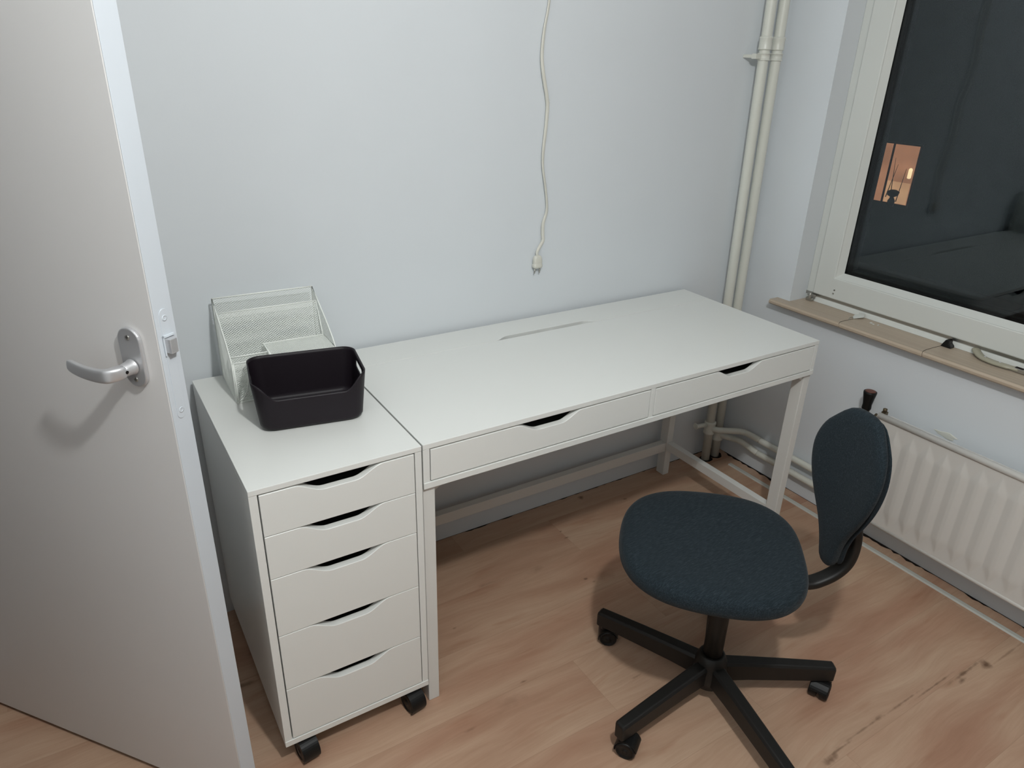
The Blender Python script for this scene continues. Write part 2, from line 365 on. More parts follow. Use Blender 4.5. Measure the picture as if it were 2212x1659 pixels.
# ------------------------------------------------------------------ window
FX = 1.743                              # room face of the fixed frame
win = bpy.data.objects.new('window_1', None); C.objects.link(win); win.location = (FX, WY0, 0.725); struct(win, 'white framed window with dark night glass')
GY0, GY1, GZ0, GZ1 = -0.350, -1.93, 0.850, 2.06
def ring_frame(name, x0, x1, outer, inner, mat, parent, bev=0.003):
    (a0, a1, b0, b1) = outer; (c0, c1, d0, d1) = inner   # y0,y1,z0,z1 with y0>y1
    bm = B()
    for x in (x0, x1):
        pass
    O = [(a0, b0), (a1, b0), (a1, b1), (a0, b1)]; I = [(c0, d0), (c1, d0), (c1, d1), (c0, d1)]
    vs = {}
    for tag_, P in (('o', O), ('i', I)):
        for k, (y, z) in enumerate(P):
            for s_, x in ((0, x0), (1, x1)): vs[(tag_, k, s_)] = bm.verts.new((x, y, z))
    for k in range(4):
        j = (k + 1) % 4
        for s_ in (0, 1): bm.faces.new((vs[('o', k, s_)], vs[('o', j, s_)], vs[('i', j, s_)], vs[('i', k, s_)]))
        for t in ('o', 'i'): bm.faces.new((vs[(t, k, 0)], vs[(t, j, 0)], vs[(t, j, 1)], vs[(t, k, 1)]))
    return obj(name, bm, mat, parent, bev)
ring_frame('fixed_frame', FX, FX + 0.07, (WY0, WY1, 0.705, WZ1), (-0.275, -2.0, 0.772, 2.13), 'frame', win)
ring_frame('sash_frame', FX - 0.012, FX + 0.055, (-0.256, -2.02, 0.756, 2.15), (GY0 + 0.018, GY1 - 0.018, GZ0 - 0.018, GZ1 + 0.018), 'frame', win, 0.004)
def bead(name, x0, x1, grow, mat):      # sloping glazing bead round the pane
    O = [(GY0 + grow, GZ0 - grow), (GY1 - grow, GZ0 - grow), (GY1 - grow, GZ1 + grow), (GY0 + grow, GZ1 + grow)]
    I = [(GY0, GZ0), (GY1, GZ0), (GY1, GZ1), (GY0, GZ1)]
    bm = B(); a = [bm.verts.new((x0, *q)) for q in O]; b = [bm.verts.new((x1, *q)) for q in I]; c = [bm.verts.new((x1 + 0.002, *q)) for q in O]
    for k in range(4):
        j = (k + 1) % 4
        for P, Q in ((a, b), (b, c), (c, a)): bm.faces.new((P[k], P[j], Q[j], Q[k]))
    return obj(name, bm, mat, win, 0.0008)
bead('glazing_bead', FX - 0.008, FX + 0.012, 0.0185, 'frame')
GX = FX + 0.014
for k, x in enumerate((GX, GX + 0.022)):
    box('glass_pane', (x, GY1 - 0.014, GZ0 - 0.014), (x + 0.004, GY0 + 0.014, GZ1 + 0.014), 'glass', win)
ring_frame('spacer', GX + 0.0045, GX + 0.0215, (GY0 + 0.013, GY1 - 0.013, GZ0 - 0.013, GZ1 + 0.013), (GY0 + 0.001, GY1 - 0.001, GZ0 - 0.001, GZ1 + 0.001), 'seal', win, 0)
ring_frame('outer_seal', GX + 0.0265, GX + 0.065, (GY0 + 0.03, GY1 - 0.03, GZ0 - 0.03, GZ1 + 0.03), (GY0 - 0.004, GY1 + 0.004, GZ0 + 0.010, GZ1 - 0.002), 'seal', win, 0.002)
box('outer_sill', (GX + 0.066, WY1, 0.80), (GX + 0.20, WY0, 0.85), 'darkwood', win, 0.004)
# metal weather rail below the sash
bm = B(); prism_bm(bm, [(FX - 0.006, 0.7255), (FX - 0.002, 0.738), (FX + 0.0005, 0.742), (FX + 0.0005, 0.7255)], -0.265, WY1, lambda u, v, w_: (u, w_, v)); obj('weather_rail', bm, 'frame', win, 0.0006)
bm = B(); box_bm(bm, (FX - 0.0015, WY1, 0.7445), (FX + 0.0005, WY0, 0.7555)); obj('weather_seal', bm, 'nickel', win)
# small hinge at the lower corner
bm = B(); lathe_bm(bm, [(0.006, 0), (0.006, 0.016), (0.0045, 0.018)], (FX - 0.016, -0.252, 0.737)); box_bm(bm, (FX - 0.018, -0.275, 0.744), (FX - 0.0125, -0.240, 0.752))
box_bm(bm, (FX - 0.02, -0.262, 0.7255), (FX - 0.006, -0.238, 0.737)); obj('hinge', bm, 'nickel', win, 0.001)['label'] = 'small dull metal corner hinge'
bm = B()
for (y, z) in ((-0.341, 0.789), (-0.339, 0.776)): lathe_bm(bm, [(0.003, 0), (0.003, 0.001)], (FX - 0.0125, y, z), (-1, 0, 0), 12)
obj('screw', bm, 'nickel', win)
# sill board
bm = B()
prof = [(1.612, 0.708), (1.608, 0.712), (1.608, 0.719), (1.612, 0.725), (FX + 0.001, 0.725), (FX + 0.001, 0.7055), (1.62, 0.7055)]
prism_bm(bm, prof, WY0 - 0.0003, WY1 + 0.0003, lambda u, v, w_: (u, w_, v))
prof2 = [(u if u < XR else XR - 0.0004, v) for u, v in prof]
prism_bm(bm, prof2, -0.168, WY0 - 0.0003, lambda u, v, w_: (u, w_, v))
sill = obj('window_sill', bm, 'sill', win, 0.0006); sill['label'] = 'light wood sill board'
for (y, x0, x1) in ((-0.462, 1.609, 1.69), (-0.755, 1.609, 1.715)):
    bm = B(); pts = [(x0 - 0.0012, y - 0.004, 0.712), (x0 + 0.004, y, 0.7254), (x0 + (x1 - x0) * 0.4, y + 0.004, 0.7254), (x1, y + 0.001, 0.7254)]
    tube_bm(bm, spline(pts, 4), 0.0006, 6); obj('sill_crack', bm, 'gap', win)

# things lying on the sill
kt = thing('broken_fitting', 'small crumpled silver metal fitting lying on the sill near its left end', 'fitting', (1.72, -0.46, 0.7252))
bm = B()
prism_bm(bm, [(1.738, -0.470), (1.716, -0.482), (1.702, -0.470), (1.690, -0.462), (1.698, -0.452), (1.715, -0.448), (1.724, -0.455), (1.733, -0.450)], 0.7262, 0.7282, lambda u, v, w_: (u, v, w_ + max(0, u - 1.69) * 0.25))
obj('plate', bm, 'frame', kt, 0.0005)
bm = B(); tube_bm(bm, spline([(1.70, -0.458, 0.7285), (1.690, -0.452, 0.729), (1.680, -0.452, 0.7272), (1.665, -0.462, 0.7268)], 5), 0.0012, 8); obj('wire', bm, 'nickel', kt)
for i, (x, y, r) in enumerate(((1.706, -0.518, 0.005), (1.700, -0.530, 0.0035), (1.708, -0.543, 0.003))):
    bm = B(); rr = [[Vector((x + r * f_ * (1 + 0.35 * math.sin(3 * a + i)) * math.cos(a) * 1.3, y + r * f_ * math.sin(a), 0.7254 + h)) for a in [2 * PI * k / 10 for k in range(10)]] for f_, h in ((0.8, 0), (1, 0.0012), (0.5, 0.0026))]
    loft_bm(bm, rr, smooth=False)
    tag(obj('plaster_crumb', bm, 'frame'), ['largest white crumb on the sill, next to the silver fitting', 'middle white crumb of the three on the sill', 'smallest white crumb on the sill, farthest from the silver fitting'][i], 'debris', 'white crumbs on the window sill')
st = B()
prism_bm(st, [(-0.752, 0.7253), (-0.785, 0.7253), (-0.784, 0.732), (-0.776, 0.739), (-0.776, 0.748), (-0.771, 0.7505), (-0.764, 0.7495)], 1.712, 1.735, lambda u, v, w_: (w_, u, v))
tag(obj('rubber_wedge', st, 'black', None, 0.002), 'small black wedge shaped stop standing on the wooden sill', 'stopper')
# casement stay
hs = thing('window_stay', 'beige curved window stay lying along the sill against the frame', 'window stay', (1.705, -0.90, 0.7255))
bm = B(); P = spline([(1.735, -0.846, 0.742), (1.722, -0.860, 0.738), (1.706, -0.882, 0.7345), (1.698, -0.915, 0.7335), (1.700, -0.95, 0.7335), (1.706, -0.985, 0.7335)], 6)
rings = []
for i, q in enumerate(P):
    t = (P[min(i + 1, len(P) - 1)] - P[max(i - 1, 0)]).normalized(); s_ = t.cross(up).normalized(); ww = 0.0125 if i < 26 else 0.010
    rings.append([q + s_ * ww * math.cos(a) + up * 0.0065 * math.sin(a) for a in [2 * PI * k / 14 for k in range(14)]])
loft_bm(bm, rings); obj('arm', bm, 'handlepl', hs); hs.scale = (1, 1, 1)
for (x, y) in ((1.712, -0.872), (1.703, -0.890), (1.699, -0.935)):
    bm = B(); lathe_bm(bm, [(0.003, 0), (0.003, 0.001), (0.0012, 0.0022)], (x, y, 0.7395), n=12); obj('rivet', bm, 'alu', hs)
bm = B(); box_bm(bm, (1.697, -1.10, 0.727), (1.712, -0.972, 0.739)); obj('stay_bar', bm, 'nickel', hs, 0.001)
bm = B(); box_bm(bm, (1.699, -0.997, 0.7392), (1.710, -0.976, 0.7402)); obj('slot', bm, 'gap', hs)

# ------------------------------------------------------------------ the house across the street
hx = 24.0
hb = thing('neighbour_house', 'dark house across the street seen through the night window', 'building', (hx, 12.0, -6.0))
box('wall', (hx, -30, -6), (hx + 6, 60, 9), 'brick', hb)
wy_a, wy_b = 13.25 - 0.0, 12.55
CY, CX_ = -1.8178, -0.5526
def hy(s): return CY + (hx - CX_) * s
def hz_(s): return 1.5236 + (hx - CX_) * s
y0, y1, zt, zb = hy(0.628), hy(0.567), hz_(-0.099), hz_(-0.177)
ym = y0 + (y1 - y0) * 0.40
bm = B(); box_bm(bm, (hx - 0.05, y1 - 0.06, zb - 0.06), (hx - 0.01, y0 + 0.06, zt + 0.06)); obj('window_frame', bm, 'darkwood', hb)
for (a, b) in ((y0, ym + 0.045), (ym - 0.045, y1)):
    box('lit_window', (hx - 0.07, b, zb), (hx - 0.055, a, zt), 'litroom', hb)['label'] = 'warm orange lit pane'
box('lamp_glow', (hx - 0.075, y1 + 0.02, zb + 0.02), (hx - 0.0705, ym - 0.06, zb + 0.72), 'litlow', hb)
bm = B(); lathe_bm(bm, [(0.03, 0), (0.06, 0.02), (0.06, 0.3), (0.03, 0.34)], (hx - 0.12, y1 + 0.10, zb + 0.88)); obj('wall_lamp', bm, 'litlamp', hb)
bm = B(); lathe_bm(bm, [(0.1, -0.1), (0.12, 0.1), (0.05, 0.22), (0.17, 0.28), (0.2, 0.4), (0.1, 0.46)], (hx - 0.2, (ym + y1) / 2 + 0.02, zb)); obj('potted_plant', bm, 'seal', hb)
bm = B()
for (ya, yb, za, zb_) in ((0.2, 0.32, 0.25, 1.7), (0.38, 0.30, 0.3, 1.35), (0.82, 1.0, 0.5, 1.3), (1.0, 0.86, 0.4, 1.5), (0.12, 0.05, 0.1, 1.1), (1.22, 1.32, 0.4, 1.2)):
    tube_bm(bm, [(hx - 0.25, y0 - ya, zb + za - 0.3), (hx - 0.25, y0 - yb, zb + zb_)], [0.018, 0.006], 6)
obj('bare_twigs', bm, 'brick', hb)
# dim ground outside
og = box('street_ground', (XR + 0.6, -30, -6.2), (hx, 60, -6.0), 'brick'); struct(og, 'dark street outside')

# ------------------------------------------------------------------ desk
ZT = 0.7604; TH = 0.0130; yF = -0.596; DW = 1.32; yB = -0.016
dk = thing('desk', 'long white desk with two drawers and slim legs against the back wall', 'desk', (DW / 2, (yF + yB) / 2, 0))
sy = -0.142
box('desktop', (0.0005, yF, ZT - TH), (DW, sy - 0.0006, ZT), 'white', dk, 0.0012)
# rear flap with a finger slot along its front edge
s0, s1, dep = 0.450, 0.824, 0.0205
def slot_curve(xa, xb, d, tr, n=8):     # cut-out outline between xa and xb, depth d, soft S transitions of length tr
    L_ = []
    for k in range(n + 1): t = k / n; L_.append((xa + tr * t, -d * (t * t * (3 - 2 * t))))
    for k in range(n + 1): t = k / n; L_.append((xb - tr * (1 - t), -d * (1 - t * t * (3 - 2 * t))))
    return L_
edge = slot_curve(s0, s1, dep, 0.05)
poly = [(0.0005, sy + 0.0006)] + [(x, sy + 0.0006 - d) for x, d in edge] + [(DW, sy + 0.0006), (DW, yB), (0.0005, yB)]
bm = B(); prism_bm(bm, poly, ZT - TH, ZT, lambda u, v, w_: (u, v, w_)); obj('rear_flap', bm, 'white', dk, 0.0010)
box('cable_tray', (0.02, sy - 0.03, ZT - 0.075), (DW - 0.02, yB - 0.01, ZT - 0.055), 'whitemetal', dk)
DS = 0.0165; zb0 = 0.6485
box('side_panel', (0.0005, yF + 0.0005, 0.664), (DS, yB, ZT - TH), 'white', dk, 0.0008)
box('side_panel', (DW - DS, yF + 0.0005, 0.664), (DW, yB, ZT - TH), 'white', dk, 0.0008)
box('divider', (0.6485, yF + 0.0005, 0.664), (0.6635, yB - 0.02, ZT - TH), 'white', dk, 0.0008)
box('bottom_panel', (0.0005, yF - 0.0015, zb0), (DW, yB, 0.664), 'white', dk, 0.0010)
box('back_panel', (0.0165, yB - 0.014, 0.664), (DW - DS, yB - 0.001, ZT - 0.075), 'white', dk)
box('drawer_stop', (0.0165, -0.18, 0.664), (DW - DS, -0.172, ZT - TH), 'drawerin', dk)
def drawer_front_poly(x0, x1, z0, z1, ca, cb, d, tr):
    top = [(x, z1 + dd) for x, dd in slot_curve(ca, cb, d, tr, 10)]
    return [(x0, z0), (x0, z1)] + top + [(x1, z1), (x1, z0)]
def drawer(parent, x0, x1, z0, z1, yf, ca, cb, d, tr, depth, th=0.0175):
    dr = bpy.data.objects.new('drawer', None); C.objects.link(dr); dr.parent = parent
    dr.location = Vector(((x0 + x1) / 2, yf, z0)) - world_of(parent).translation
    bm = B(); prism_bm(bm, drawer_front_poly(x0, x1, z0, z1, ca, cb, d, tr), yf, yf + th, lambda u, v, w_: (u, w_, v))
    obj('drawer_front', bm, 'white', dr, 0.0014, 3)
    bm = B(); g = 0.012
    box_bm(bm, (x0 + g, yf + th, z0 + 0.012), (x1 - g, yf + depth, z0 + 0.018))
    box_bm(bm, (x0 + g, yf + th, z0 + 0.018), (x0 + g + 0.01, yf + depth, z1 - 0.03)); box_bm(bm, (x1 - g - 0.01, yf + th, z0 + 0.018), (x1 - g, yf + depth, z1 - 0.03))
    box_bm(bm, (x0 + g + 0.01, yf + depth - 0.01, z0 + 0.018), (x1 - g - 0.01, yf + depth, z1 - 0.03))
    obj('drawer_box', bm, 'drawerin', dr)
    return dr
drawer(dk, 0.0185, 0.6470, 0.6665, 0.7445, yF, 0.240, 0.428, 0.0235, 0.062, 0.40)
drawer(dk, 0.6650, 1.3015, 0.6665, 0.7445, yF, 0.888, 1.076, 0.0235, 0.062, 0.40)
lw = 0.030
for (xa, xb, ya, yb) in ((0.0005, lw, yF + 0.006, yF + 0.046), (DW - lw, DW, yF + 0.006, yF + 0.046), (0.0005, lw, -0.062, -0.022), (DW - lw, DW, -0.062, -0.022)):
    box('leg', (xa, ya, 0.0), (xb, yb, zb0), 'whitemetal', dk, 0.0018)
for xa in (0.002, DW - lw + 0.002): box('side_rail', (xa, yF + 0.046, 0.115), (xa + lw - 0.004, -0.062, 0.148), 'whitemetal', dk, 0.0015)
box('rear_rail', (lw, -0.058, 0.108), (DW - lw, -0.030, 0.146), 'whitemetal', dk, 0.0015)
for xx in (0.03, DW - 0.03):
    s_ = 1 if xx < 0.5 else -1; bm = B()
    prism_bm(bm, [(xx, zb0), (xx + 0.03 * s_, zb0), (xx, zb0 - 0.02)], yF + 0.012, yF + 0.038, lambda u, v, w_: (u, w_, v))
    obj('corner_bracket', bm, 'whitemetal', dk)

# ------------------------------------------------------------------ drawer cabinet on castors
cx0, cx1, cyF, cyB, cz0 = -0.3630, -0.0030, -0.5970, -0.0220, 0.0668
cb = thing('drawer_cabinet', 'narrow white cabinet with five drawers on black castors left of the desk', 'drawer cabinet', ((cx0 + cx1) / 2, (cyF + cyB) / 2, 0))
CT = 0.7600
box('top_panel', (cx0, cyF, CT - 0.0125), (cx1, cyB, CT), 'white', cb, 0.0011)
box('side_panel', (cx0, cyF + 0.0008, cz0 + 0.016), (cx0 + 0.0165, cyB, CT - 0.0125), 'white', cb, 0.0008)
box('side_panel', (cx1 - 0.0155, cyF + 0.0008, cz0 + 0.016), (cx1, cyB, CT - 0.0125), 'white', cb, 0.0008)
box('bottom_panel', (cx0, cyF - 0.001, cz0), (cx1, cyB, cz0 + 0.016), 'white', cb, 0.0011)
box('back_panel', (cx0 + 0.0165, cyB - 0.008, cz0 + 0.016), (cx1 - 0.0155, cyB - 0.001, CT - 0.0125), 'white', cb)
seams = [0.7445, 0.6465, 0.5410, 0.3890, 0.2350, 0.0850]
for k in range(5):
    drawer(cb, cx0 + 0.0190, cx1 - 0.0175, seams[k + 1] + (0.0012 if k < 4 else 0), seams[k], cyF, -0.278, -0.090, 0.0235, 0.062, 0.50)
def caster_twin(parent, x, y, ztop, rz, R=0.026, wdt=0.024, name='caster', offs=0.018):
    cs = bpy.data.objects.new(name, None); C.objects.link(cs); cs.parent = parent
    cs.location = Vector((x, y, 0)) - world_of(parent).translation
    f = Vector((math.cos(rz), math.sin(rz), 0)); s_ = Vector((-f.y, f.x, 0)); c0 = Vector((x, y, 0)) + f * offs
    for k in (-1, 1):
        bm = B(); o = c0 + Vector((0, 0, R)) + s_ * k * 0.0035
        lathe_bm(bm, [(R * 0.90, 0), (R, 0.002), (R, wdt - 0.004), (R * 0.94, wdt - 0.001), (R * 0.80, wdt), (R * 0.78, wdt - 0.0015), (R * 0.2, wdt - 0.001), (R * 0.18, wdt + 0.0005)], o, s_ * k, 32)
        obj('wheel', bm, 'black', cs)
    bm = B()                                # hood over the wheels
    n = 14
    if parent is cb:                        # smooth cover that wraps the rim down to just above the floor
        hw = wdt + 0.0035
        A0, A1 = math.radians(-48), math.radians(150); arc = [(math.cos(A0 + (A1 - A0) * i / 22), math.sin(A0 + (A1 - A0) * i / 22)) for i in range(23)]
        pr = [(a * R * 1.10, b * R * 1.10) for a, b in arc] + [(a * R * 1.03, b * R * 1.03) for a, b in arc[::-1]]
        prism_bm(bm, pr, -hw, hw, lambda u, v, w_: c0 + f * u + s_ * w_ + up * (R + v))
        box_bm(bm, (x - 0.016, y - 0.016, ztop - 0.003), (x + 0.016, y + 0.016, ztop - 0.0002))
        tube_bm(bm, [Vector((x, y, R * 1.6)), Vector((x, y, ztop))], 0.0075, 14)
    else:                                   # half shell as wide as both wheels
        hw = wdt + 0.001
        A0, A1 = math.radians(12), math.radians(196); arc = [(math.cos(A0 + (A1 - A0) * i / n), math.sin(A0 + (A1 - A0) * i / n)) for i in range(n + 1)]
        pr = [(a * R * 1.14, b * R * 1.14) for a, b in arc] + [(a * R * 1.05, b * R * 1.05) for a, b in arc[::-1]]
        prism_bm(bm, pr, -hw, hw, lambda u, v, w_: c0 + f * u + s_ * w_ + up * (R + v))
        pr2 = [(a * R * 1.06, b * R * 1.06) for a, b in arc]
        prism_bm(bm, pr2, -0.003, 0.003, lambda u, v, w_: c0 + f * u + s_ * w_ + up * (R + v))
        tube_bm(bm, [Vector((x, y, R * 1.5)), Vector((x, y, ztop))], 0.012, 16)
    obj('caster_fork', bm, 'black', cs)
    return cs
for (x, y, a) in ((-0.318, -0.566, -1.42), (-0.046, -0.567, -1.42), (cx0 + 0.05, cyB - 0.05, 1.2), (cx1 - 0.05, cyB - 0.05, 2.0)):
    caster_twin(cb, x, y, cz0, a, R=0.0285, wdt=0.0170, offs=0.020)

# ------------------------------------------------------------------ mesh desk organizer
oA = math.radians(-1.5); oo = Vector((-0.294, -0.207, CT)); ox = Vector((math.cos(oA), math.sin(oA), 0)); oy = Vector((-ox.y, ox.x, 0))
og_ = thing('desk_organizer', 'white wire mesh organizer with slanted sides on the cabinet', 'organizer', oo + ox * 0.12 + oy * 0.09)
OW, OD, OH, OF = 0.243, 0.172, 0.205, 0.099
def O(u, v, z): return oo + ox * u + oy * v + up * (z + 0.0015)
def panel(name, poly3, uvs, parent=None):
    # diamond lattice of thin flat strips clipped to the panel outline
    P0 = poly3[0]; n_ = None
    for k in range(1, len(poly3) - 1):
        c_ = (poly3[k] - P0).cross(poly3[k + 1] - P0)
        if c_.length > 1e-7: n_ = c_.normalized(); break
    # plane axes matching the uv directions
    def solve():
        for i1 in range(1, len(uvs)):
            for i2 in range(i1 + 1, len(uvs)):
                a1, b1 = uvs[i1][0] - uvs[0][0], uvs[i1][1] - uvs[0][1]; a2, b2 = uvs[i2][0] - uvs[0][0], uvs[i2][1] - uvs[0][1]
                det = a1 * b2 - a2 * b1
                if abs(det) > 1e-4:
                    e1, e2 = poly3[i1] - P0, poly3[i2] - P0
                    return (e1 * b2 - e2 * b1) / det, (e2 * a1 - e1 * a2) / det
    eu, ev = solve()
    def at(u, v): return P0 + eu * (u - uvs[0][0]) + ev * (v - uvs[0][1])
    bm = B(); PU, PV = 0.0072, 0.0054; th = 0.00022; hw = 0.00058
    us = [q[0] for q in uvs]; vs_ = [q[1] for q in uvs]
    ln_ = math.hypot(1 / PU, 1 / PV)
    for sg in (1, -1):
        dx, dy = (1 / PV * sg) / ln_, -(1 / PU) / ln_          # direction along the strip
        nx, ny = (1 / PU) / ln_, (sg / PV) / ln_                # across
        ks = [u / PU + sg * v / PV for u, v in uvs]
        for k in range(math.ceil(min(ks)), math.floor(max(ks)) + 1):
            px_, py_ = nx * k / ln_, ny * k / ln_; ts = []
            m = len(uvs)
            for q in range(m):
                (u1, v1), (u2, v2) = uvs[q], uvs[(q + 1) % m]
                s1 = (u1 - px_) * nx + (v1 - py_) * ny; s2 = (u2 - px_) * nx + (v2 - py_) * ny
                if (s1 > 0) != (s2 > 0):
                    f_ = s1 / (s1 - s2); ts.append(((u1 + (u2 - u1) * f_ - px_) * dx + (v1 + (v2 - v1) * f_ - py_) * dy))
            ts.sort()
            for q in range(0, len(ts) - 1, 2):
                if ts[q + 1] - ts[q] < 0.0008: continue
                vv = []
                for t in (ts[q], ts[q + 1]):
                    for wv, hv in ((-hw, -th), (hw, -th), (hw, th), (-hw, th)):
                        vv.append(bm.verts.new(at(px_ + dx * t + nx * wv, py_ + dy * t + ny * wv) + n_ * (hv + sg * 0.0002)))
                for c4 in ((0, 1, 5, 4), (1, 2, 6, 5), (2, 3, 7, 6), (3, 0, 4, 7), (0, 3, 2, 1), (4, 5, 6, 7)): bm.faces.new([vv[c] for c in c4])
    return obj(name, bm, 'wire', parent or og_)
def wire(name, pts, r=0.0014, parent=None, closed=False):
    bm = B(); tube_bm(bm, pts + ([pts[0]] if closed else []), r, 8); return obj(name, bm, 'wire', parent or og_)
def side_prof():
    P = [(OD, 0), (OD, OH)]
    c = [(OD, OH), (0.06, OF + 0.048), (0.018, OF + 0.022), (0.0, OF)]
    for k in range(1, 10):
        t = k / 9; a, b, c_, d = c
        P.append(tuple((1 - t) ** 3 * a[i] + 3 * t * (1 - t) ** 2 * b[i] + 3 * t * t * (1 - t) * c_[i] + t ** 3 * d[i] for i in (0, 1)))
    P.append((0, 0)); return P
SP = side_prof()
for u in (0.0, OW):
    panel('side_panel', [O(u, v, z) for v, z in SP], [(v, z) for v, z in SP])
    wire('frame_wire', [O(u, v, z) for v, z in SP], 0.0016, closed=True)
def rect(name, P0, P1, P2, P3, w_, h_, parent=None): return panel(name, [P0, P1, P2, P3], [(0, 0), (w_, 0), (w_, h_), (0, h_)], parent)
rect('back_panel', O(0, OD, 0), O(OW, OD, 0), O(OW, OD, OH), O(0, OD, OH), OW, OH)
rect('base_panel', O(0, 0, 0), O(OW, 0, 0), O(OW, OD, 0), O(0, OD, 0), OW, OD)
wire('frame_wire', [O(0, OD, OH), O(OW, OD, OH)], 0.0019); wire('frame_wire', [O(0, 0, 0), O(OW, 0, 0)], 0.0017); wire('frame_wire', [O(0, OD, 0), O(OW, OD, 0)], 0.0016)
vd, zd = 0.135, 0.178
rect('divider_panel', O(0.001, 0.098, 0), O(OW - 0.001, 0.098, 0), O(OW - 0.001, vd, zd), O(0.001, vd, zd), OW, zd)
wire('divider_wire', [O(0.001, vd, zd), O(OW - 0.001, vd, zd)], 0.0016)
wire('divider_wire', [O(OW - 0.002, vd, zd), O(OW - 0.002, 0.098, 0.10), O(OW - 0.002, 0.098, 0)], 0.0016)
# shallow box on the left, flat topped box with a drawer on the right
ul = 0.090
rect('pen_box_wall', O(0.001, 0.040, 0), O(ul, 0.040, 0), O(ul, 0.040, OF), O(0.001, 0.040, OF), ul, OF)
rect('front_panel', O(0, 0, 0), O(ul, 0, 0), O(ul, 0, OF), O(0, 0, OF), ul, OF)
for P in ([O(0, 0, OF), O(ul, 0, OF)], [O(0, 0.040, OF), O(ul, 0.040, OF)], [O(ul, 0, OF), O(ul, 0.040, OF)], [O(ul, 0, 0), O(ul, 0, OF)]):
    wire('rim_wire', P, 0.0020)
wire('scoop_wire', [O(0.004, -0.001, 0.004)] + [O(0.004 + 0.030 * math.sin(t) , -0.001, 0.004 + 0.075 * (1 - math.cos(t)) ) for t in [0.4, 0.8, 1.2, 1.45]], 0.0014)
wire('rim_wire', [O(0.005, -0.0005, 0.0), O(0.003, -0.0005, OF)], 0.0022)
rect('lid_panel', O(ul + 0.002, 0.002, OF), O(OW, 0.002, OF), O(OW, 0.096, OF), O(ul + 0.002, 0.096, OF), OW - ul, 0.094)
rect('box_wall', O(ul + 0.002, 0.0, 0), O(ul + 0.002, 0.096, 0), O(ul + 0.002, 0.096, OF), O(ul + 0.002, 0.0, OF), 0.096, OF)
rect('box_wall', O(ul + 0.002, 0.096, 0), O(OW, 0.096, 0), O(OW, 0.096, OF), O(ul + 0.002, 0.096, OF), OW - ul, OF)
wire('rim_wire', [O(ul + 0.002, 0.0, OF), O(OW, 0.0, OF), O(OW, 0.096, OF), O(ul + 0.002, 0.096, OF)], 0.0021, closed=True)
dr = bpy.data.objects.new('organizer_drawer', None); C.objects.link(dr); dr.parent = og_
dr.location = O(ul + 0.08, 0, 0.01) - og_.location
rect('drawer_mesh', O(ul + 0.004, -0.001, 0.006), O(OW - 0.002, -0.001, 0.006), O(OW - 0.002, -0.001, OF - 0.010), O(ul + 0.004, -0.001, OF - 0.010), OW - ul, OF - 0.016, dr)
wire('drawer_rim', [O(ul + 0.004, -0.0015, 0.006), O(OW - 0.002, -0.0015, 0.006), O(OW - 0.002, -0.0015, OF - 0.010), O(ul + 0.004, -0.0015, OF - 0.010)], 0.0022, dr, True)

# ------------------------------------------------------------------ black basket
bA = math.radians(-9.8); bo = Vector((-0.1585, -0.3255, CT)); bx = Vector((math.cos(bA), math.sin(bA), 0)); by = Vector((-bx.y, bx.x, 0))
def rrect(hx_, hy__, r, n=8):
    out = []
    for (sx, sy_, a0) in ((1, 1, 0), (-1, 1, 90), (-1, -1, 180), (1, -1, 270)):
        for k in range(n + 1):
            a = math.radians(a0 + 90 * k / n); out.append((sx * (hx_ - r) + r * math.cos(a), sy_ * (hy__ - r) + r * math.sin(a)))
    dense = []
    m = len(out)
    for i in range(m):
        p, q = out[i], out[(i + 1) % m]; d = math.dist(p, q); k = max(1, int(d / 0.003))
        for j in range(k): dense.append((p[0] + (q[0] - p[0]) * j / k, p[1] + (q[1] - p[1]) * j / k))
    return dense
BH = 0.113
base = rrect(0.1115, 0.080, 0.028); nb = len(base)
def basket_pt(i, t):
    x, y = base[i]; g = 1 + 0.0
    sx = (0.1225 / 0.1115); syy = (0.089 / 0.080)
    return Vector((x * (1 + (sx - 1) * t), y * (1 + (syy - 1) * t)))
def rim_h(x, y):
    if y > -0.055: return BH
    a = abs(x); 
    lo_w, hi_w = 0.064, 0.111
    t = min(1, max(0, (a - lo_w) / (hi_w - lo_w))); t = t * t * t * (t * (6 * t - 15) + 10)
    return 0.0755 + (BH - 0.0755) * t
bm = B(); NV = 14; grid = []
for i in range(nb):
    x, y = base[i]; H_ = rim_h(x, y); col_ = []
    for j in range(NV + 1):
        t = j / NV; z = H_ * t; q = basket_pt(i, z / BH)
        # rounded foot
        fr = 0.006; s_ = 1 - (fr * (1 - min(1, z / fr)) ** 2) / 0.09
        col_.append(bm.verts.new(bo + bx * q.x * s_ + by * q.y * s_ + up * (z + 0.0028)))
    grid.append(col_)
for i in range(nb):
    for j in range(NV):
        f = bm.faces.new((grid[i][j], grid[(i + 1) % nb][j], grid[(i + 1) % nb][j + 1], grid[i][j + 1])); f.smooth = True
bm.faces.new([g[0] for g in grid][::-1])
bmesh.ops.recalc_face_normals(bm, faces=bm.faces)
me = bpy.data.meshes.new('storage_basket'); bm.to_mesh(me); bm.free(); me.materials.append(M['basket'])
bk = bpy.data.objects.new('storage_basket', me); C.objects.link(bk)
so = bk.modifiers.new('solid', 'SOLIDIFY'); so.thickness = 0.0026; so.offset = -1
cut = B(); prism_bm(cut, [(v * 1.0, u) for u, v in stadium(0.093, 0.0, 0.0085, 0.038)], -0.2, 0.2, lambda u, v, w_: bo + bx * w_ + by * u + up * v)
bmesh.ops.recalc_face_normals(cut, faces=cut.faces)
cme = bpy.data.meshes.new('cut'); cut.to_mesh(cme); cut.free(); co = bpy.data.objects.new('cut', cme); C.objects.link(co)
